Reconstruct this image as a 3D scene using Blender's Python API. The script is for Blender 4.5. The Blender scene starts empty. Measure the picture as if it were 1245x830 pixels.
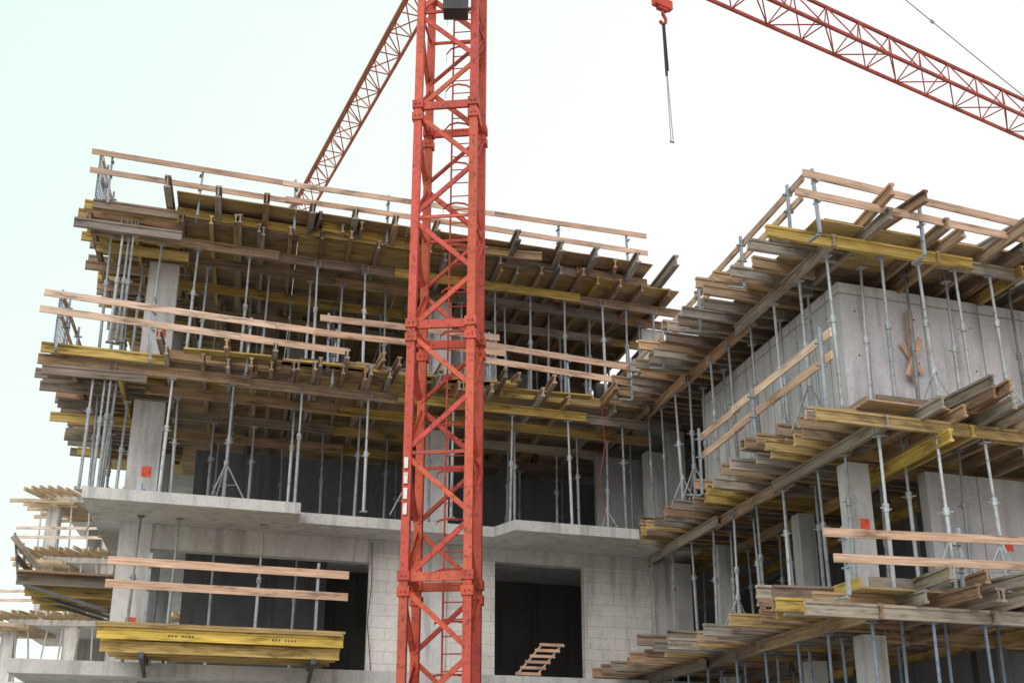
import bpy, math, random
from mathutils import Vector, Matrix
random.seed(11)
R=random.uniform
CAMZ=1.7
U=Vector((.9397,.342,0)); V=Vector((-.2079,.9781,0)); O=Vector((-7.73,25,CAMZ))
ZUP=Vector((0,0,1))
def P(s,t,z): return O+U*s+V*t+ZUP*z

sc=bpy.context.scene
# ------------------------------------------------------------ materials
def newmat(name):
    m=bpy.data.materials.new(name); m.use_nodes=True
    nt=m.node_tree; b=nt.nodes['Principled BSDF']
    return m,nt,b
def node(nt,t,**k):
    n=nt.nodes.new(t)
    for a,v in k.items(): setattr(n,a,v)
    return n
def ramp(nt,src,stops):
    r=node(nt,'ShaderNodeValToRGB')
    e=r.color_ramp.elements
    e[0].position=stops[0][0]; e[0].color=(*[stops[0][1]]*3,1)
    e[1].position=stops[-1][0]; e[1].color=(*[stops[-1][1]]*3,1)
    for p,c in stops[1:-1]:
        x=e.new(p); x.color=(c,c,c,1)
    nt.links.new(src,r.inputs[0]); return r.outputs[0]
def noise(nt,vec,scale,detail=3,rough=.6):
    n=node(nt,'ShaderNodeTexNoise'); n.inputs['Scale'].default_value=scale
    n.inputs['Detail'].default_value=detail; n.inputs['Roughness'].default_value=rough
    nt.links.new(vec,n.inputs['Vector']); return n.outputs['Fac']
def mapping(nt,vec,sc_):
    n=node(nt,'ShaderNodeVectorMath',operation='MULTIPLY'); n.inputs[1].default_value=sc_
    nt.links.new(vec,n.inputs[0]); return n.outputs[0]
def mul(nt,a,b,fac=1.0):
    n=node(nt,'ShaderNodeVectorMath',operation='MULTIPLY')
    nt.links.new(a,n.inputs[0]); nt.links.new(b,n.inputs[1]); return n.outputs[0]
def attr(nt,name):
    return node(nt,'ShaderNodeAttribute',attribute_name=name)

def mk_wood():
    m,nt,b=newmat('timber')
    bc=attr(nt,'bc').outputs['Vector']; tint=attr(nt,'tint').outputs['Color']
    g=noise(nt,mapping(nt,bc,(1.2,38,38)),1,2,.65)
    st=noise(nt,mapping(nt,bc,(1.0,5,5)),1.1,3,.7)
    c=mul(nt,tint,ramp(nt,g,[(.3,.62),(.55,1.0),(.75,1.22)]))
    c=mul(nt,c,ramp(nt,st,[(.32,.42),(.45,.9),(.7,1.18)]))
    nt.links.new(c,b.inputs['Base Color']); b.inputs['Roughness'].default_value=.85
    b.inputs['Specular IOR Level'].default_value=.3
    return m
def mk_conc(name,panels=False,blocks=False):
    m,nt,b=newmat(name)
    bc=attr(nt,'bc').outputs['Vector']; tint=attr(nt,'tint').outputs['Color']
    pos=node(nt,'ShaderNodeNewGeometry').outputs['Position']
    a=noise(nt,pos,.9,4,.65); f=noise(nt,pos,14,3,.7)
    s=noise(nt,mapping(nt,pos,(3.5,3.5,.35)),1.2,3,.6)
    c=mul(nt,tint,ramp(nt,a,[(.3,.80),(.5,.97),(.72,1.1)]))
    c=mul(nt,c,ramp(nt,s,[(.34,.74),(.48,1),(.7,1.06)]))
    c=mul(nt,c,ramp(nt,f,[(.3,.86),(.5,1),(.75,1.06)]))
    if panels or blocks:
        sep=node(nt,'ShaderNodeSeparateXYZ'); nt.links.new(bc,sep.inputs[0])
        ad=node(nt,'ShaderNodeMath',operation='ADD'); nt.links.new(sep.outputs[0],ad.inputs[0]); nt.links.new(sep.outputs[1],ad.inputs[1])
        cb=node(nt,'ShaderNodeCombineXYZ'); nt.links.new(ad.outputs[0],cb.inputs[0]); nt.links.new(sep.outputs[2],cb.inputs[1])
        br=node(nt,'ShaderNodeTexBrick'); nt.links.new(cb.outputs[0],br.inputs['Vector'])
        br.inputs['Scale'].default_value=1
        if blocks:
            br.inputs['Brick Width'].default_value=.6; br.inputs['Row Height'].default_value=.25; br.inputs['Mortar Size'].default_value=.008
            br.inputs['Color1'].default_value=(1,1,1,1); br.inputs['Color2'].default_value=(.93,.92,.91,1); br.inputs['Mortar'].default_value=(.72,.70,.68,1)
        else:
            br.inputs['Brick Width'].default_value=1.2; br.inputs['Row Height'].default_value=2.7; br.inputs['Mortar Size'].default_value=.016; br.offset=0
            br.inputs['Color1'].default_value=(1,1,1,1); br.inputs['Color2'].default_value=(.86,.86,.89,1); br.inputs['Mortar'].default_value=(.5,.5,.5,1)
        c=mul(nt,c,br.outputs['Color'])
    nt.links.new(c,b.inputs['Base Color']); b.inputs['Roughness'].default_value=.9
    return m
def mk_paint(name,rough=.45,metal=0.0,wear=.6):
    m,nt,b=newmat(name)
    tint=attr(nt,'tint').outputs['Color']
    pos=node(nt,'ShaderNodeNewGeometry').outputs['Position']
    a=noise(nt,pos,1.3,3,.7); f=noise(nt,pos,11,3,.75)
    c=mul(nt,tint,ramp(nt,a,[(.3,.7),(.5,1),(.75,1.15)]))
    c=mul(nt,c,ramp(nt,f,[(.33,1-wear),(.46,1),(.8,1.1)]))
    nt.links.new(c,b.inputs['Base Color'])
    b.inputs['Roughness'].default_value=rough; b.inputs['Metallic'].default_value=metal
    b.inputs['Specular IOR Level'].default_value=.35
    return m
def mk_ground():
    m,nt,b=newmat('dirt')
    pos=node(nt,'ShaderNodeNewGeometry').outputs['Position']
    a=noise(nt,pos,.25,6,.7)
    r=node(nt,'ShaderNodeValToRGB'); r.color_ramp.elements[0].color=(.36,.32,.28,1); r.color_ramp.elements[1].color=(.55,.51,.46,1)
    r.color_ramp.elements[0].position=.3; r.color_ramp.elements[1].position=.7
    nt.links.new(a,r.inputs[0]); nt.links.new(r.outputs[0],b.inputs['Base Color']); b.inputs['Roughness'].default_value=.95
    return m
WOOD=mk_wood(); CONC=mk_conc('concrete'); PANEL=mk_conc('concrete_cast_in_panels',panels=True); BLOCK=mk_conc('aerated_block_masonry',blocks=True)
RED=mk_paint('crane_paint',.55,0,.55); STEEL=mk_paint('galvanised_steel',.5,.25,.45); DARK=mk_paint('dark_metal',.5,.2,.3); GROUND=mk_ground()

# ------------------------------------------------------------ mesh builder
class MB:
    def __init__(self): self.v=[];self.f=[];self.bc=[];self.c=[]
    def add(self,vs,fs,bcs,col):
        n=len(self.v); self.v+= [tuple(x) for x in vs]; self.bc+=[tuple(x) for x in bcs]
        self.c+=[(*col,1)]*len(vs); self.f+=[tuple(i+n for i in f) for f in fs]
    def prism(self,s0,s1,t0,t1,z0,z1,col=(.42,.41,.40)):
        L=[(s,t,z) for z in (z0,z1) for s,t in ((s0,t0),(s1,t0),(s1,t1),(s0,t1))]
        self.add([P(*q) for q in L],[(3,2,1,0),(4,5,6,7),(0,1,5,4),(1,2,6,5),(2,3,7,6),(3,0,4,7)],L,col)
    def poly(self,st,z0,z1,col=(.42,.41,.40)):
        n=len(st); L=[(s,t,z0) for s,t in st]+[(s,t,z1) for s,t in st]
        fs=[tuple(range(n-1,-1,-1)),tuple(range(n,2*n))]+[(i,(i+1)%n,n+(i+1)%n,n+i) for i in range(n)]
        self.add([P(*q) for q in L],fs,L,col)
    def sweep(self,p0,p1,prof,col,up=ZUP):
        d=(p1-p0); ln=d.length; d=d.normalized()
        x=d.cross(up)
        if x.length<1e-3: x=d.cross(Vector((0,1,0)))
        x.normalize(); y=x.cross(d).normalized()
        n=len(prof); o=R(0,50); k=R(0,50)
        vs=[p0+x*a+y*b for a,b in prof]+[p1+x*a+y*b for a,b in prof]
        bcs=[(o,a+k,b) for a,b in prof]+[(o+ln,a+k,b) for a,b in prof]
        fs=[(i,(i+1)%n,n+(i+1)%n,n+i) for i in range(n)]+[tuple(range(n-1,-1,-1)),tuple(range(n,2*n))]
        self.add(vs,fs,bcs,col)
    def box(self,p0,p1,w,h,col=(1,1,1),up=ZUP):
        self.sweep(p0,p1,[(-w/2,-h/2),(w/2,-h/2),(w/2,h/2),(-w/2,h/2)],col,up)
    def ib(self,p0,p1,col,w=.08,h=.2,up=ZUP):
        f=.04;k=.015
        self.sweep(p0,p1,[(-w/2,-h/2),(w/2,-h/2),(w/2,-h/2+f),(k,-h/2+f),(k,h/2-f),(w/2,h/2-f),(w/2,h/2),(-w/2,h/2),(-w/2,h/2-f),(-k,h/2-f),(-k,-h/2+f),(-w/2,-h/2+f)],col,up)
    def ang(self,p0,p1,a,th,col,sx=1,sy=1,up=ZUP):
        pr=[(0,0),(a*sx,0),(a*sx,th*sy),(th*sx,th*sy),(th*sx,a*sy),(0,a*sy)]
        self.sweep(p0,p1,pr,col,up)
    def tube(self,p0,p1,r,col=(1,1,1),n=8):
        self.sweep(p0,p1,[(r*math.cos(2*math.pi*i/n),r*math.sin(2*math.pi*i/n)) for i in range(n)],col)
    def obj(self,name,mat,parent=None):
        if not self.v: return None
        me=bpy.data.meshes.new(name); me.from_pydata(self.v,[],self.f)
        a=me.attributes.new('bc','FLOAT_VECTOR','POINT'); a.data.foreach_set('vector',[x for q in self.bc for x in q])
        a=me.attributes.new('tint','FLOAT_COLOR','POINT'); a.data.foreach_set('color',[x for q in self.c for x in q])
        me.materials.append(mat); me.update()
        o=bpy.data.objects.new(name,me); sc.collection.objects.link(o)
        if parent:
            o.parent=parent; o.matrix_parent_inverse=Matrix.Translation(-parent.location)
        return o
def empty(name,loc=(0,0,0)):
    e=bpy.data.objects.new(name,None); e.location=loc; e.empty_display_size=.5; sc.collection.objects.link(e); return e

# ------------------------------------------------------------ palettes
def cw():
    b=random.choice([(.38,.27,.19),(.32,.26,.21),(.44,.31,.21),(.46,.31,.19),(.26,.19,.15),(.42,.36,.30),(.42,.26,.17),(.36,.31,.27)])
    k=R(.72,1.2); return tuple(x*k for x in b)
def cy():
    b=random.choice([(.62,.43,.13),(.56,.39,.13),(.64,.46,.17),(.50,.35,.16)]); k=R(.8,1.1); return tuple(x*k for x in b)
def cmix(p=.3): return cy() if random.random()<p else cw()
def crail():
    b=random.choice([(.68,.46,.34),(.64,.42,.30),(.72,.53,.41),(.56,.38,.28)]); k=R(.9,1.1); return tuple(x*k for x in b)
def csteel():
    k=R(.55,1.15); return (.42*k,.44*k,.47*k)
CP=(.33,.37,.42)

# ------------------------------------------------------------ formwork pieces
def prop(mb,s,t,z0,z1,tri=False,col=None):
    c=col or csteel()
    a=P(s+R(-.06,.06),t+R(-.06,.06),z0); b=P(s,t,z1)
    h=(b-a).length; m=a.lerp(b,R(.48,.66))
    mb.tube(a,m,.034,c,8); mb.tube(m,b,.025,c,8)
    mb.tube(m-ZUP*.03,m+ZUP*.09,.05,c,8)
    d=Vector((R(-1,1),R(-1,1),0)).normalized()
    mb.tube(m+ZUP*.02-d*.11,m+ZUP*.02+d*.11,.011,c,5)
    for q in (a,b-ZUP*.012): mb.box(q-U*.07,q+U*.07,.14,.012,c)
    for dx in (-.06,.06):
        for dy in (-.06,.06):
            q=b+U*dx+V*dy; mb.tube(q,q+ZUP*.16,.008,c,4)
    if tri:
        k=a+ZUP*.75; a0=R(0,6.28)
        mb.tube(k-ZUP*.05,k+ZUP*.05,.05,c,8)
        for i in range(3):
            an=a0+i*2.09; e=a+Vector((math.cos(an)*.4,math.sin(an)*.4,.02))
            mb.tube(k,e,.017,c,5); mb.tube(k-ZUP*.45,a.lerp(e,.6)+ZUP*.3,.009,c,4)
def joists_v(mb,s0,s1,sp,t0,t1,z,jit=.25,p=.3):
    s=s0
    while s<s1:
        if random.random()<.92:
            tt=t0+R(-jit,jit); a=R(-.1,.1)
            mb.ib(P(s,tt,z+.1+R(-.01,.01)),P(s+a,t1+R(-.2,.2),z+.1),cmix(p))
            if random.random()<.25:
                mb.ib(P(s+.09,tt+R(-.5,.5),z+.1),P(s+.09,t1,z+.1),cmix(p))
        s+=sp*R(.7,1.3)
def joists_u(mb,t0,t1,sp,s0,s1,z,jit=.25,p=.3):
    t=t0
    while t<t1:
        a=R(-.1,.1)
        mb.ib(P(s0+R(-jit,jit),t,z+.1+R(-.01,.01)),P(s1+R(-.15,.15),t+a,z+.1),cmix(p))
        if random.random()<.25: mb.ib(P(s0+R(-.3,.4),t+.09,z+.1),P(s1,t+.09,z+.1),cmix(p))
        t+=sp*R(.7,1.3)
def mains_u(mb,t,s0,s1,z,p=.3,L=3.6):
    s=s0;k=0
    while s<s1-.3:
        e=min(s+L*R(.85,1.1),s1)
        o=.05 if k%2 else -.05
        mb.ib(P(s-.35,t+o,z+.1+R(-.012,.012)),P(e+.3,t+o+R(-.03,.03),z+.1+R(-.012,.012)),cmix(p)); s=e;k+=1
def mains_v(mb,s,t0,t1,z,p=.3,L=3.6):
    t=t0;k=0
    while t<t1-.3:
        e=min(t+L*R(.85,1.1),t1)
        o=.05 if k%2 else -.05
        mb.ib(P(s+o,t-.35,z+.1+R(-.012,.012)),P(s+o+R(-.03,.03),e+.3,z+.1+R(-.012,.012)),cmix(p)); t=e;k+=1
def sheets(mb,s0,s1,t0,t1,z,ds=2.5,dt=.5):
    s=s0
    while s<s1-.01:
        e=min(s+ds,s1);t=t0
        while t<t1-.01:
            f=min(t+dt,t1); k=R(.8,1.25); dz=R(0,.004)
            mb.prism(s+.003,e-.003,t+.002,f-.002,z+dz,z+.021+dz,random.choice([(.44*k,.30*k,.18*k),(.52*k,.38*k,.17*k),(.36*k,.26*k,.18*k)])); t=f
        s=e
def rail(name,pts,boards,posts=True,every=1.8,hb=.14,arm=1,sag=.03):
    e=empty(name,P(*pts[0])); w=MB(); st=MB()
    a=P(*pts[0]); b=P(*pts[1]); L=(b-a).length; d=(b-a)/L; sd=d.cross(ZUP).normalized()*arm
    for h in boards:
        x=0;k=0; dz0=R(-sag,sag)
        while x<L-.2:
            x2=min(x+R(3.6,4.6),L); 
            if L-x2<1: x2=L
            o=.035*(k%2); dz1=R(-sag,sag)
            w.box(a+d*(x-R(.1,.3))+ZUP*(h+dz0)+sd*o,a+d*(x2+R(.1,.3))+ZUP*(h+dz1)+sd*o,.03,hb,crail()); x=x2;k+=1; dz0=dz1+R(-.03,.03)
    if posts:
        n=max(1,round(L/every))
        for i in range(n+1):
            q=a+d*(L*min(max(i/n,.02),.98))-sd*.06
            dz=R(-.05,.05); ln=d*R(-.05,.05)
            st.box(q-ZUP*.1,q+ZUP*(max(boards)+.12+dz)+ln,.045,.045,CP,up=d)
            for h in boards: st.box(q-d*.03+ZUP*(h-.09),q+d*.03+ZUP*(h-.09),.16,.02,CP)
            st.box(q-ZUP*.12-sd*.02,q-ZUP*.12-sd*.3,.05,.03,CP)
    w.obj('boards',WOOD,e)
    if posts: st.obj('posts',STEEL,e)
    return e

# ============================================================ LEFT BUILDING
z1,z2,d1,d2=2.5,5.6,8.0,11.2
b1=empty('concrete_building',P(0,0,-1.7))
m=MB(); lc=(.60,.585,.58)
m.poly([(-1.9,-1),(12.6,-1),(12.6,13),(-1.9,13)],2.24,2.5,lc)
m.poly([(-.85,-2),(3.3,-2),(3.3,-1.15),(7.55,-1.15),(7.85,-2),(10.75,-2),(10.9,-1.15),(12.6,-1.15),(12.6,13),(-.85,13)],5.38,5.6,lc)
m.poly([(-1,-.8),(12.4,-.8),(12.4,12),(-1,12)],8.425,8.62,(.45,.44,.43))
m.obj('floor_slabs',CONC,b1)
m=MB()
for (za,zb) in ((-1.7,2.24),(2.5,5.38),(5.6,8.0),(8.62,11.2)):
    for s in (0,6.35,12):
        m.prism(s-.3,s+.34,.003,.35,za,zb,(.68,.66,.67))
    for s in (0,3.2,6.35,9.4,12):
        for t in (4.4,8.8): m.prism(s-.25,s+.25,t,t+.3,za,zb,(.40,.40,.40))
m.obj('columns',CONC,b1)
m=MB()
m.prism(-.28,4.95,.05,.35,4.88,5.378,(.62,.60,.595))
m.prism(4.952,12.4,.05,.35,5.08,5.378,(.62,.60,.595))
m.prism(.9,12.4,3.6,3.85,5.602,7.99,(.17,.18,.20))  # back walls tinted darker than other concrete, painting in interior shade
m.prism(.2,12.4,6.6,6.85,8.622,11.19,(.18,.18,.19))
m.prism(12.1,12.35,.7,6.58,8.622,11.19,(.3,.29,.28))  # end wall added to block bright sky showing through the gap
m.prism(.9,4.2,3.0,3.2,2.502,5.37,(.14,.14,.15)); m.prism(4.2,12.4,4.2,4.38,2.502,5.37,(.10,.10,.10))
m.prism(-.3,12.6,.1,.35,-1.7,2.238,(.4,.4,.4))
m.prism(6.9,8.1,1.6,1.85,8.622,11.19,(.5,.5,.5))
m.prism(10.6,12.3,.8,1.0,5.602,7.99,(.36,.36,.37))
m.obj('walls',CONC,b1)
m=MB()
bcx=(.78,.755,.73)
m.prism(4.952,6.04,.06,.32,2.502,5.078,bcx); m.prism(6.70,7.83,.06,.32,2.502,5.078,bcx); m.prism(10.0,11.69,.06,.32,2.502,5.078,bcx)
m.obj('block_walls',BLOCK,b1)
m=MB()
for z in (3.25,6.35,9.45): m.prism(.0,.2,-.003,.001,z,z+.22,(.85,.12,.06))
m.prism(.03,.13,-.003,.001,6.05,6.09,(.2,.45,.7)); m.prism(.03,.06,-.003,.001,6.09,6.2,(.2,.45,.7))
m.obj('spray_marks',RED,b1)

def left_deck(zm,sl,sl2,name,tfront,right=12.1,tback=6.5,pfloor=5.6,rows=(-1.7,-.45,1.2,2.9),pspace=1.25,upper=False):
    e=empty(name,P(5,0,zm)); j=MB(); mn=MB(); pl=MB(); pr=MB()
    for i,t in enumerate(rows): mains_u(mn,t,(sl+.4 if i==0 else .3),right-.2,zm,p=.2 if i else .15)
    mains_u(mn,-1.25,.6,right-.8,zm+.42,p=.6)
    for s in (-1.35,-.45): mains_v(mn,s,-1.35,6.4,zm,p=.3)
    joists_v(j,.45,right,.58,tfront,2.9,zm+.2,.35,.08)
    joists_v(j,.45,right,.75,3.0,tback,zm+.2,.2,.12)
    joists_u(j,-1.9,6.3,.4,sl,.38,zm+.2,.28,.3)
    sheets(pl,sl2,.4,-1.6,tback,zm+.402); sheets(pl,.4,right-.3,-1.6,tback,zm+.402)
    s=.3
    while s<right-1.5:
        L=R(1.8,3.2); mn.box(P(s,-1.62+R(-.06,.06),zm+.53),P(min(s+L,right-.4),-1.62+R(-.06,.06),zm+.53+R(-.04,.04)),.04,.2,cmix(.6)); s+=L*.95
    if upper:
        s=.15
        while s<right-.6:
            q=R(-.15,.15); j.ib(P(s,tfront-.75+q,zm+.57+R(.02,.1)),P(s+R(-.05,.05),tfront+1.3,zm+.55),cw(),w=.13,h=.28)
            s+=R(.85,1.1)
        sheets(pl,.3,right-1.2,tfront-.2,tfront+1.2,zm+.72)
    else:
        for i in range(7):
            s=R(.3,right-3); mn.box(P(s,tfront+R(.1,.5),zm+.47),P(s+R(1.5,2.5),tfront+R(.1,.5),zm+.47),.3,.03,cy())
        s=.3
        while s<right-1:
            j.ib(P(s,tfront-.4+R(-.15,.15),zm+.54),P(s+R(-.1,.1),tfront+1.0,zm+.53),cw(),w=.1,h=.2); s+=R(.9,1.5)
    for i in range(12):
        s=R(.5,right-2); t=R(tfront-.1,tfront+.9); zz=zm+.46+R(0,.1)
        if random.random()<.5: j.ib(P(s,t-.3,zz+.1),P(s+R(-.3,.3),t+1.2,zz+.1),cw())
        else: j.ib(P(s,t+.2,zz+.05),P(s+R(1.5,2.6),t+.2+R(-.3,.3),zz+.05),cmix(.4))
    for i in range(4):
        t=-1.8+i*1.1; j.ib(P(sl-R(-.2,.2),t,zm-.12),P(sl+R(1.2,2.2),t+R(-.1,.1),zm-.1),cmix(.2))
    for i,t in enumerate(rows):
        s=-.9 if i else -.95
        while s<right-.3:
            if abs(s)>.42 or t<-.6: prop(pr,s+R(-.1,.1),t,pfloor,zm,tri=random.random()<.12)
            s+=pspace*R(.6,1.3)
    for s in (-1.35,-.45):
        for t in (.2,1.5,2.8,4.4):
            if s>-.8: prop(pr,s,t,pfloor,zm)
    for q in (-.72,-.6,-.5): prop(pr,q,-1.7+R(-.1,.1),pfloor,zm)
    mn.obj('main_beams',WOOD,e); j.obj('joists',WOOD,e); pl.obj('plywood',WOOD,e); pr.obj('props',STEEL,e)
    return e
left_deck(d1,-2.05,-1.7,'slab_formwork',-2.4,right=11.6,pfloor=5.6,tback=8)
left_deck(d2,-1.5,-1.3,'slab_formwork',-2.0,right=12.5,pfloor=8.622,tback=9,rows=(-1.0,-.1,1.4,3.0),pspace=1.1,upper=True)

rail('wooden_guardrail',((-1.3,-2.0,11.64),(11.0,-2.0,11.75)),(.6,.93),every=2.1,hb=.12,sag=.08)
rail('wooden_guardrail',((-1.75,-2.15,8.35),(3.9,-2.2,8.2)),(.62,.98),every=1.8)
rail('wooden_guardrail',((3.6,-2.28,8.55),(7.3,-2.28,8.6)),(.6,.95),every=1.8)
rail('wooden_guardrail',((7.1,-2.25,8.45),(11.1,-2.25,8.35)),(.55,.9),every=1.9)
rail('wooden_guardrail',((-1.25,-1.7,11.65),(-1.25,2.5,11.65)),(.5,.85),every=1.6,hb=.1,arm=-1)
rail('wooden_guardrail',((-1.65,-1.7,8.45),(-1.65,3.5,8.45)),(.5,.9),every=1.6,hb=.1,arm=-1)
for (s,t0,t1,za,zb) in ((-1.32,-1.9,-.5,11.7,12.75),(-1.72,-1.9,-.4,8.45,9.45)):
    m=MB(); n=12
    for i in range(n+1):
        tt=t0+(t1-t0)*i/n; m.tube(P(s,tt,za),P(s,tt,zb),.006 if 0<i<n else .02,(.3,.36,.45),4)
    for i in range(9):
        zz=za+(zb-za)*i/8; m.tube(P(s,t0,zz),P(s,t1,zz),.006 if 0<i<8 else .02,(.3,.36,.45),4)
    m.obj('safety_mesh_panel',STEEL)

# yellow H-beam working platform
e=empty('working_platform',P(2,-1.6,2.9)); m=MB()
for tt in (-2.4,-1.7,-1.1): m.ib(P(-.25,tt,2.86),P(4.25,tt,2.86),(.74,.53,.12))
t=-2.5
while t<-.95: m.box(P(-.25+R(-.04,.04),t+.09,2.985),P(4.25+R(-.04,.04),t+.09,2.985),.17,.04,cy()); t+=.19
m.box(P(-.28,-2.47,3.035),P(4.28,-2.47,3.035),.03,.05,cy())
for tt in (-2.25,-1.85,-1.45,-1.05): m.ib(P(-.1+R(-.1,.1),tt,2.645),P(4.1+R(-.1,.1),tt,2.645),cy())
m.obj('deck',WOOD,e); m=MB()
for h,z in ((3.72,0),(4.14,0)): m.box(P(-.2,-2.44,h+.02),P(4.3,-2.44,h),.03,.15,crail())
m.obj('guard_boards',WOOD,e); m=MB()
for s in (.55,3.7):
    m.box(P(s,-2.38,2.75),P(s,-2.38,4.35),.05,.05,CP,up=U)
    m.box(P(s,-2.45,2.49),P(s,-1.02,2.49),.1,.1,(.08,.09,.1)); m.box(P(s,-2.2,2.48),P(s,-1.02,2.25),.07,.07,(.07,.07,.08))
for s in (1.0,2.9):
    for k in range(8):
        if k!=3: m.box(P(s+k*.06,-2.4175,2.85),P(s+k*.06+R(.025,.04),-2.4175,2.85),.003,.035,(.08,.07,.05))
m.obj('brackets',STEEL,e)
m=MB()
for s in (.15,.9,2.6): prop(m,s,-.7,2.5,5.37)
for s in (1.6,3.4): prop(m,s,.9,2.5,5.37)
m.obj('shoring_props',STEEL)
# side bracket platform (left)
e=empty('bracket_platform',P(-1.5,2,4.3)); m=MB(); st=MB()
for i in range(8): m.box(P(-2.35,1.2+i*.3,4.45),P(-.4,1.2+i*.3,4.45+R(-.01,.01)),.27,.04,cw())
for t in (1.3,2.4,3.4):
    m.ib(P(-2.35,t,4.3),P(-.4,t,4.3),cw()); st.box(P(-2.2,t,4.2),P(-.5,t,3.75),.06,.06,(.12,.13,.15)); st.box(P(-2.3,t,4.2),P(-2.5,t,5.25),.05,.05,(.12,.13,.15)); st.box(P(-.4,t,4.2),P(-.4,t,3.6),.06,.06,(.12,.13,.15))
    m.ib(P(-2.2,t+.3,4.12),P(-.4,t+.3,4.12),cy())
m.box(P(-2.4,1.2,4.75),P(-2.4,3.6,4.75),.03,.14,cw()); m.box(P(-2.45,1.2,5.05),P(-2.45,3.6,5.05),.03,.14,cw())
m.box(P(-2.5,1.1,5.15),P(-1.9,1.1,4.5),.03,.12,cw())
m.obj('deck',WOOD,e); st.obj('brackets',STEEL,e)
# pallet leaning in doorway
e=empty('wooden_pallet',P(8.6,-.2,2.5)); m=MB()
A=P(8.2,-.6,2.56); B=P(8.85,-.35,3.25)
for k in (0,.45): m.box(A+U*k,B+U*k,.03,.1,crail(),up=V)
for i in range(6): q=A.lerp(B,.03+i*.19); m.box(q-U*.06-V*.07,q+U*.52-V*.07,.025,.065,crail(),up=(B-A).normalized())
m.obj('slats',WOOD,e)
m=MB()
for i in range(14):
    s=11.4+R(0,.7); t=.8+R(0,.5); m.tube(P(s,t,11.5),P(s+R(-.03,.03),t,12.85+R(-.2,.2)),.01,(.25,.2,.18),4)
m.obj('rebar_starter_bars',DARK)
m=MB(); pts=[P(9.9,-2.1,8.3),P(9.95,-2.12,7.4),P(9.8,-2.1,6.6),P(9.95,-2.05,5.7)]
for a,b in zip(pts,pts[1:]): m.tube(a,b,.009,(.35,.05,.04),6)
m.obj('electric_cable',RED)
m=MB(); pts=[P(4.98,-.02,5.3),P(5.0,-.03,4.4),P(4.94,-.03,3.6),P(5.05,-.03,2.6)]
for a,b in zip(pts,pts[1:]): m.tube(a,b,.01,(.03,.03,.03),6)
m.obj('electric_cable',DARK)

# ============================================================ WING
b2=empty('concrete_building',P(14,-5,-1.7)); m=MB(); c2=(.68,.665,.685)
SE=25
m.prism(11.9,SE,-10,-9.75,5.66,8.295,c2)
m.prism(11.9,12.15,-9.748,-3.4,5.66,8.295,c2)
m.prism(13.45,SE,-9.7,-9.45,2.9,5.195,(.58,.57,.585))
m.obj('walls',PANEL,b2); m=MB()
for za,zb in ((-1.7,2.44),(2.9,5.195)):
    for s,t,wd in ((11.85,-9.8,.42),(12.7,-6.2,.35),(12.3,-2.9,.35),(12.1,-.6,.42)):
        m.prism(s,s+wd,t,t+.35,za,zb,(.56,.55,.56))
m.prism(17,17.42,-9.8,-9.45,-1.7,2.44,(.56,.55,.56))
m.prism(12.0,12.4,-.9,-.55,5.66,8.295,(.56,.55,.56))
m.obj('columns',CONC,b2); m=MB()
m.prism(15.2,15.45,-9.2,12,2.9,5.195,(.15,.15,.16)); m.prism(14.8,15,-9.2,12,-1.7,2.44,(.13,.13,.14)); m.prism(15,15.2,-9.2,12,5.66,8.295,(.3,.3,.31))  # dark tints stand in for the shade inside the wing
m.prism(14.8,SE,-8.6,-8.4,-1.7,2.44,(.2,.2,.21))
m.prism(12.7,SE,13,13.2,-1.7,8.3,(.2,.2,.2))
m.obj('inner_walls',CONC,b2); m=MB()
m.prism(11.5,SE,-10.6,13,5.625,5.655,(.38,.37,.37)); m.prism(11.5,SE,-10.6,13,2.875,2.9,(.38,.37,.37)); m.prism(11.6,SE,-10.4,13,8.728,8.9,(.38,.37,.37))
m.obj('floor_slabs',CONC,b2)
m=MB()
m.prism(12.0,12.18,-9.806,-9.803,4.05,4.27,(.85,.12,.06)); m.prism(14.9,15.08,-9.706,-9.703,3.95,4.17,(.85,.12,.06))
m.obj('spray_marks',RED,b2)
m=MB()
s=12.2
while s<SE-1:
    for z in (6.2,7.0,7.8): m.tube(P(s,-10.004,z),P(s,-9.99,z),.018,(.08,.08,.08),8)
    s+=1.2
t=-9.5
while t<-3.6:
    for z in (6.2,7.0,7.8): m.tube(P(11.896,t,z),P(11.91,t,z),.018,(.08,.08,.08),8)
    t+=1.2
m.obj('tie_holes',DARK,b2)

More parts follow.
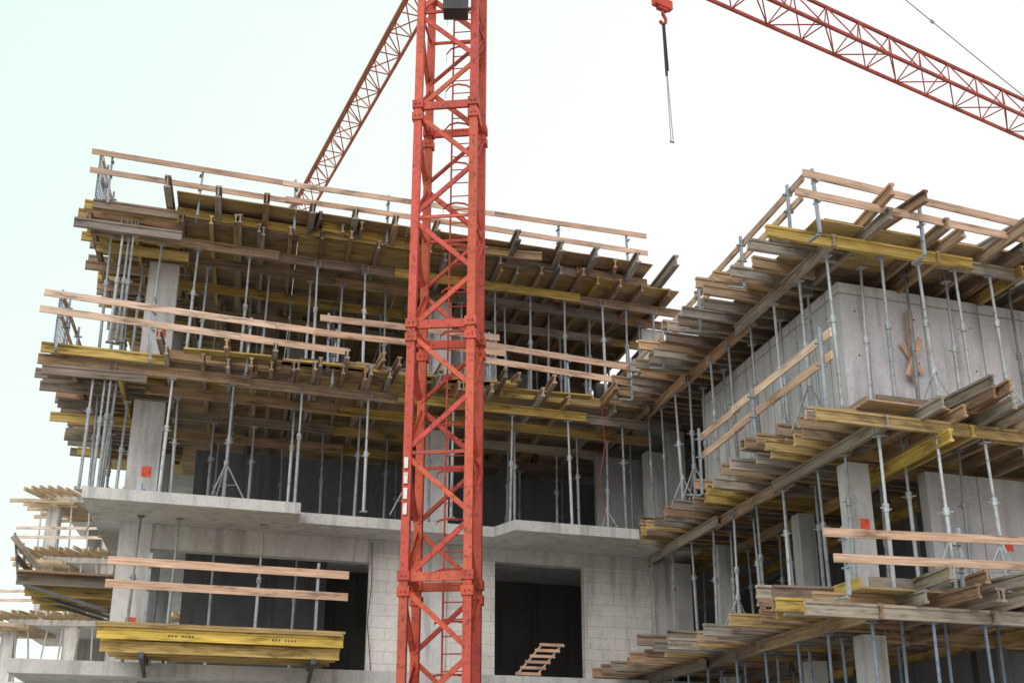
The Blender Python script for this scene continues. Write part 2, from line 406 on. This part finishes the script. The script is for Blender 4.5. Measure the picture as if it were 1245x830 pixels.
def wing_deck(zm,sside,tfr,name,py,props_floor,ov_s=1.0,ov_t=1.0,pcol=None,fy=False):
    e=empty(name,P(13,-8,zm)); j=MB(); mn=MB(); pl=MB(); pr=MB()
    mains_v(mn,sside,tfr+.1,.6,zm,p=py*.5) 
    for s in (13.2,14.9): mains_v(mn,s,tfr+.1,6,zm,p=py+.2)
    mains_u(mn,tfr-.12,sside-.9,SE-1,zm+(.02 if fy else 0),p=1.0 if fy else .3); mains_u(mn,-9.1,13,SE-1,zm,p=py)
    joists_u(j,tfr+.25,-9.5,.48,sside-ov_s,sside+.45,zm+.2,.28,py)
    joists_u(j,-9.3,.2,.46,sside-ov_s,14.5,zm+.2,.28,py)
    joists_v(j,sside+.6,SE-1,.52,tfr-ov_t,-9.55,zm+.2,.35,py*.3)
    sheets(pl,sside-.35,SE-2,tfr-.25,.4,zm+.402)
    for i in range(9):
        s=R(sside+.4,SE-7); j.ib(P(s,tfr-ov_t-R(0,.5),zm+.53),P(s+R(-.4,.4),tfr+R(.6,1.4),zm+.55),cw())
    for i in range(6):
        t=R(tfr+.8,-2); j.ib(P(sside-ov_s-R(-.1,.35),t,zm+.53),P(sside+R(.4,1),t+R(-.3,.3),zm+.53),cw())
    s=sside
    while s<SE-2: L=R(2,3.4); mn.box(P(s,tfr+.1,zm+.54),P(s+L,tfr+.1+R(-.05,.05),zm+.54),.04,.2,cmix(.3)); s+=L
    t=tfr+.2
    while t<-.5: L=R(2,3.4); mn.box(P(sside-.1,t,zm+.54),P(sside-.1+R(-.05,.05),min(t+L,0),zm+.54),.04,.2,cmix(.3)); t+=L
    t=tfr+.15
    while t<.3: prop(pr,sside,t,props_floor,zm,tri=random.random()<.2,col=pcol); t+=R(.9,1.5)
    s=sside+.9
    while s<SE-3: prop(pr,s,tfr-.1,props_floor,zm,tri=random.random()<.2,col=pcol); s+=R(.7,1.0)
    for s in (13.2,14.9):
        t=-8.6
        while t<.5: prop(pr,s,t,props_floor,zm,col=pcol); t+=R(1.2,1.8)
    s=sside+1
    while s<SE-4: prop(pr,s,-10.35,props_floor,zm+.2,col=pcol); s+=R(.8,1.7)
    for t in (-9.4,-8.2,-6.9,-5.4,-4.2): prop(pr,sside+.42,t,props_floor,zm,col=pcol)
    mn.obj('main_beams',WOOD,e); j.obj('joists',WOOD,e); pl.obj('plywood',WOOD,e); pr.obj('props',STEEL,e)
wing_deck(8.25,11.2,-11.1,'slab_formwork',.12,5.66,1.0,1.1)
wing_deck(5.2,11.65,-11.4,'slab_formwork',.35,2.9,.95,.9,fy=True)
wing_deck(2.42,11.25,-11.3,'slab_formwork',.25,-1.7,1.1,.8,pcol=(.2,.25,.33))
m=MB(); m.ib(P(12.55,-11.9,5.12),P(12.6,-8.8,5.1),(.68,.49,.12)); m.obj('loose_timber_beams',WOOD)
rail('wooden_guardrail',((10.5,-11.4,8.40),(10.5,-.6,8.42)),(.48,.78),every=2.0,hb=.12,sag=.06)
rail('wooden_guardrail',((10.45,-12.0,8.2),(16.5,-12.0,7.95)),(.5,.85),every=2.3,hb=.13,sag=.05)
rail('wooden_guardrail',((10.85,-11.3,5.62),(10.9,-5.6,5.62)),(.72,1.08),every=2.4,hb=.14)
rail('wooden_guardrail',((10.3,-12.1,2.72),(16.5,-11.9,2.92)),(.36,.75),every=1.9,hb=.12)
m=MB(); m.box(P(13.2,-10.1,6.6),P(13.25,-10.1,7.9),.03,.12,crail(),up=U); m.box(P(13.05,-10.14,6.7),P(13.4,-10.14,7.4),.03,.1,crail(),up=U); m.box(P(13.05,-10.06,7.3),P(13.4,-10.06,6.8),.03,.1,crail(),up=U); m.obj('wooden_brace',WOOD)

# ============================================================ TOWER CRANE (near)
CR=(.56,.078,.042); CR2=(.44,.055,.032)
def crl():
    k=R(.78,1.12); return (CR[0]*k,CR[1]*k*R(.85,1.4),CR[2]*k*R(.9,1.4))
def mast(mb,C,zb,zt,hw,yaw,sec,nd,leg=.15,ladder=True,dg=.09):
    ca,sa=math.cos(yaw),math.sin(yaw)
    def L(x,y,z): return Vector((C[0]+x*ca-y*sa,C[1]+x*sa+y*ca,z))
    for sx in (-1,1):
        for sy in (-1,1):
            z=zb
            while z<zt-.01:
                z_=min(z+sec,zt)
                up=Vector((-sa,ca,0))
                mb.box(L(sx*hw,sy*hw,z),L(sx*hw,sy*hw,z_),leg,leg,crl(),up=up)
                for k in (-.22,.05):
                    mb.box(L(sx*hw,sy*hw,z_+k),L(sx*hw,sy*hw,z_+k+.17),leg*1.45,leg*1.45,crl(),up=up)
                    for bx in (-.04,.04): mb.tube(L(sx*hw+bx,sy*hw-leg*.9,z_+k+.085),L(sx*hw+bx,sy*hw+leg*.9,z_+k+.085),.018,CR2,6)
                z=z_
    z=zb;i=0
    h=sec/nd
    while z<zt-.01:
        for k in range(nd):
            a=z+k*h; b=a+h; fl=(k%2==0)
            for f in range(4):
                def F(x,q,f=f):
                    return [L(x,-hw,q),L(hw,x,q),L(-x,hw,q),L(-hw,-x,q)][f]
                g=fl if f%2==0 else not fl
                x0,x1=(-hw,hw) if g else (hw,-hw)
                mb.ang(F(x0,a+.08),F(x1,b-.08),dg,.012,crl()) if f else mb.box(F(x0,a+.08),F(x1,b-.08),dg*.5,dg*1.0,crl())
        for f in range(4):
            def F(x,q,f=f): return [L(x,-hw,q),L(hw,x,q),L(-x,hw,q),L(-hw,-x,q)][f]
            mb.box(F(-hw,z+.12),F(hw,z+.12),.07,.16,crl())
            mb.box(F(-hw,z+h*2),F(hw,z+h*2),.04,.06,crl())
        z+=sec;i+=1
    if ladder:
        for x in (-.02,.36): mb.box(L(x,.28,zb),L(x,.28,zt),.03,.05,CR2,up=Vector((-sa,ca,0)))
        z=zb
        while z<zt: mb.tube(L(-.02,.28,z),L(.36,.28,z),.012,CR2,5); z+=.3
        z=zb+.5
        while z<zt:
            pr=[L(.17+.34*math.cos(a),.28-.5*max(0,math.sin(a)),z) for a in [i*math.pi/6 for i in range(7)]]
            for a,b in zip(pr,pr[1:]): mb.box(a,b,.008,.04,CR2)
            z+=.9
    return L
def truss(mb,A,B,h,w,bay,ch=.09,dg=.045,col=None):
    col=col or crl
    d=(B-A).normalized(); sd=d.cross(ZUP).normalized(); n=max(1,int((B-A).length/bay)); 
    T=ZUP*h
    mb.box(A+T,B+T,ch,ch,col())
    for k in (-1,1): mb.box(A+sd*k*w/2,B+sd*k*w/2,ch,ch,col())
    st=(B-A)/n
    for i in range(n):
        a=A+st*i
        for k in (-1,1):
            o=sd*k*w/2
            mb.tube(a+o,a+st*.5+T,dg/2,col(),5); mb.tube(a+st+o,a+st*.5+T,dg/2,col(),5)
        g=1 if i%2 else -1
        mb.tube(a-sd*w/2,a+sd*w/2,dg/2,col(),5); mb.tube(a-sd*g*w/2,a+st+sd*g*w/2,dg/2,col(),5)
MX,MY=-1.25,22.0
crane=empty('tower_crane',(MX,MY,0)); m=MB()
ZB=CAMZ+3.55-4.7
L=mast(m,(MX,MY),ZB,CAMZ+3.55+4.7*3,.56,math.radians(-7),4.7,4)
m.box(Vector((MX,MY,-.01)),Vector((MX,MY,ZB)),3.2,3.2,(.35,.34,.33),up=Vector((0,1,0)))
m.obj('mast',RED,crane); m=MB()
TZ=CAMZ+3.55+4.7*3
H=CAMZ+19.37
m.tube(Vector((MX,MY,TZ)),Vector((MX,MY,TZ+.5)),1.0,CR,20); m.box(Vector((MX,MY,TZ+.5)),Vector((MX,MY,H)),1.3,1.3,CR,up=Vector((0,1,0)))
for sx in (-1,1):
    for sy in (-1,1): m.box(Vector((MX+sx*.6,MY+sy*.6,H)),Vector((MX,MY,H+7.1)),.1,.1,CR)
m.obj('slewing_head',RED,crane)
D=Vector((.837,.547,0)).normalized(); A=Vector((MX,MY,H)); m=MB()
def jc(): k=R(.75,1.1); return (.40*k,.07*k,.045*k)
truss(m,A+D*1.0,A+D*34,1.05,.85,1.25,.08,.04,col=jc); m.obj('jib',RED,crane)
m=MB(); truss(m,A-D*1.0,A-D*11,.8,1.0,1.2); m.box(A-D*11-ZUP*1.6,A-D*11+ZUP*.3,1.6,1.4,(.35,.34,.33),up=D); m.obj('counter_jib',RED,crane)
m=MB(); ap=Vector((MX,MY,H+7.1)); m.tube(ap,A+D*21+ZUP*1.05,.018,(.4,.4,.42),6); m.tube(ap,A+D*8+ZUP*1.05,.02,(.3,.3,.32),6); m.tube(ap,A-D*10.5+ZUP*.8,.03,(.3,.3,.32),6)
q=ap.lerp(A+D*21+ZUP*1.05,.78); q2=ap.lerp(A+D*21+ZUP*1.05,.785); m.tube(q,q2,.05,(.5,.5,.5),8)
m.obj('tie_rods',STEEL,crane)
T0=A+D*5.86; m=MB(); m.box(T0-D*.6-ZUP*.12,T0+D*.6-ZUP*.12,1.0,.14,CR) 
hb=CAMZ+18.2
c0=Vector((T0.x,T0.y,hb))
m.box(c0-D*.27,c0+D*.27,.16,.24,CR); m.box(c0-D*.15-ZUP*.13,c0+D*.15-ZUP*.13,.12,.14,CR2)
pts=[c0-ZUP*.12,c0-ZUP*.3,c0-ZUP*.42+D*.09,c0-ZUP*.55+D*.07,c0-ZUP*.6-D*.02,c0-ZUP*.53-D*.1]
for a,b in zip(pts,pts[1:]): m.box(a,b,.06,.06,CR2)
m.obj('hook_block',RED,crane); m=MB()
for k in (-.18,.18): m.tube(c0+D*k+ZUP*.1,T0+D*k,.008,(.1,.1,.1),5)
a=c0-ZUP*.58
m.box(a,a-ZUP*1.45+D*.03,.06,.03,(.03,.035,.05),up=D); m.box(a+D*.03,a-ZUP*1.3+D*.08,.05,.02,(.03,.035,.05),up=D)
m.tube(a-ZUP*1.4+D*.03,a-ZUP*3.2+D*.06,.012,(.3,.3,.32),5); m.tube(a-ZUP*1.4+D*.05,a-ZUP*3.2+D*.13,.012,(.3,.3,.32),5)
m.box(a-ZUP*3.22+D*.03,a-ZUP*3.22+D*.15,.03,.03,(.2,.2,.2))
m.obj('lifting_chain',DARK,crane)
m=MB(); m.box(Vector((MX+.1,MY-.8,CAMZ+15.05)),Vector((MX+.1,MY-.8,CAMZ+15.75)),.5,.4,(.05,.05,.06),up=Vector((0,1,0)))
m.obj('control_cabinet',DARK,crane)
m=MB()
for i in range(4): m.box(Vector((MX-.645,MY-.60,CAMZ+4.75+i*.28)),Vector((MX-.645,MY-.60,CAMZ+4.95+i*.28)),.012,.07,(.6,.58,.57),up=Vector((1,0,0)))
m.obj('scale_plate',STEEL,crane)

# ------------------------------------------------ distant crane
cr2=empty('tower_crane',(-28.2,100,0)); m=MB(); ORG=lambda:(.42*R(.8,1.1),.12*R(.9,1.1),.06)
A2=Vector((-1.75,36,CAMZ+29.5)); B2=Vector((-28.2,100,CAMZ+29.5))
truss(m,A2,B2,1.1,1.05,1.5,.11,.06,col=ORG)
dd=(B2-A2).normalized(); truss(m,B2+dd*1,B2+dd*14,1,1.3,1.5,.13,.07,col=ORG); m.obj('jib',RED,cr2); m=MB()
mast(m,(-28.2,100),0,CAMZ+29.3,.8,.3,4.7,4,.17,False); 
m.box(Vector((-28.2,100,CAMZ+29.3)),Vector((-28.2,100,CAMZ+37)),.7,.7,CR); m.obj('mast',RED,cr2)
m=MB(); m.tube(Vector((-28.2,100,CAMZ+37)),A2.lerp(B2,.35)+ZUP*1.1,.04,(.3,.2,.2),5); m.obj('tie_rods',STEEL,cr2)

# ------------------------------------------------ distant building
e=empty('concrete_building',(-32,72,0)); m=MB(); w=MB(); pr=MB()  # tints below are lightened, so distance haze is painted into the colours
def W(x,y,z): return Vector((x,y,z+CAMZ))
for i,z in enumerate((2.6,5.9,9.2,12.6,16.0)):
    x0=-28.2 if i<3 else -26.6
    m.box(W(x0,73,z),W(-10,76,z),10,.3,(.72,.69,.67))
    if i>=2:
        for k in range(34):
            x=x0-.3+k*.45; w.box(W(x,66.6+R(-.5,.3),z+R(.2,.35)),W(x+.2,69.5,z+.3),.1,.2,(.62,.47,.30))
        for k in range(9): w.box(W(x0-.9+R(-.4,.4),67.2+k*.6,z-.3+R(-.2,.2)),W(x0+2,67.4+k*.6,z-.3),.12,.2,(.62,.48,.32))
        if i<4:
            for h in (.9,1.4): w.box(W(x0-.4,66.4,z+h),W(-12,67.3,z+h+R(-.1,.1)),.04,.16,(.78,.6,.48))
    for k in range(16):
        x=x0+.2+k*.85
        pr.tube(W(x,67.8+R(0,1.5),z-3.1),W(x,67.8+R(0,1),z-.3),.05,(.6,.57,.53),5)
    for k in range(5): m.box(W(x0+.6+k*3.4,69,z-3.2),W(x0+.6+k*3.4,69,z-.15),.7,.5,(.7,.67,.65),up=Vector((0,1,0)))
    m.box(W(-26,75,z-1.7),W(-10,78,z-1.7),1,3.1,(.4,.39,.39))
m.obj('structure',CONC,e); w.obj('formwork',WOOD,e); pr.obj('props',STEEL,e)

# ------------------------------------------------ ground
me=bpy.data.meshes.new('ground'); me.from_pydata([(-1500,-1500,0),(1500,-1500,0),(1500,1500,0),(-1500,1500,0)],[],[(0,1,2,3)])
me.materials.append(GROUND); g=bpy.data.objects.new('ground',me); sc.collection.objects.link(g)

# ------------------------------------------------ world / sun
EL,AZ=math.radians(30),math.radians(196)
w=bpy.data.worlds.new("World"); sc.world=w; w.use_nodes=True; nt=w.node_tree; bg=nt.nodes['Background']
sky=node(nt,'ShaderNodeTexSky',sky_type='NISHITA'); sky.sun_disc=False; sky.sun_elevation=EL; sky.sun_rotation=AZ; sky.dust_density=4; sky.air_density=1.5
tc=node(nt,'ShaderNodeTexCoord')
dt=node(nt,'ShaderNodeVectorMath',operation='DOT_PRODUCT'); dt.inputs[1].default_value=(-.8,0,.6); nt.links.new(tc.outputs['Generated'],dt.inputs[0])
r=node(nt,'ShaderNodeValToRGB'); r.color_ramp.elements[0].position=.16; r.color_ramp.elements[0].color=(.98,.945,.955,1); r.color_ramp.elements[1].position=.68; r.color_ramp.elements[1].color=(.75,.95,.86,1)
nt.links.new(dt.outputs['Value'],r.inputs[0])
sca=node(nt,'ShaderNodeVectorMath',operation='SCALE'); sca.inputs[3].default_value=11.2; nt.links.new(r.outputs[0],sca.inputs[0])
mx=node(nt,'ShaderNodeMix',data_type='RGBA'); mx.inputs[0].default_value=.94
nt.links.new(sky.outputs[0],mx.inputs[6]); nt.links.new(sca.outputs[0],mx.inputs[7]); nt.links.new(mx.outputs[2],bg.inputs[0]); bg.inputs[1].default_value=.1
sl=bpy.data.lights.new('sun','SUN'); sl.energy=1.4; sl.angle=math.radians(40); sl.color=(1,.96,.92)
so=bpy.data.objects.new('sun',sl); sc.collection.objects.link(so)
dv=Vector((math.sin(AZ)*math.cos(EL),math.cos(AZ)*math.cos(EL),math.sin(EL)))
so.rotation_euler=dv.to_track_quat('Z','Y').to_euler(); so.location=(0,-20,60)
# ------------------------------------------------ camera
cd=bpy.data.cameras.new('camera'); cd.lens=36*1497/1245; cd.sensor_width=36; cd.clip_end=5000; cd.clip_start=.1
co=bpy.data.objects.new('camera',cd); sc.collection.objects.link(co); co.location=(0,0,CAMZ); co.rotation_euler=(math.radians(110.5),0,0)
sc.camera=co
sc.view_settings.view_transform='Standard'; sc.view_settings.look='None'; sc.view_settings.exposure=0
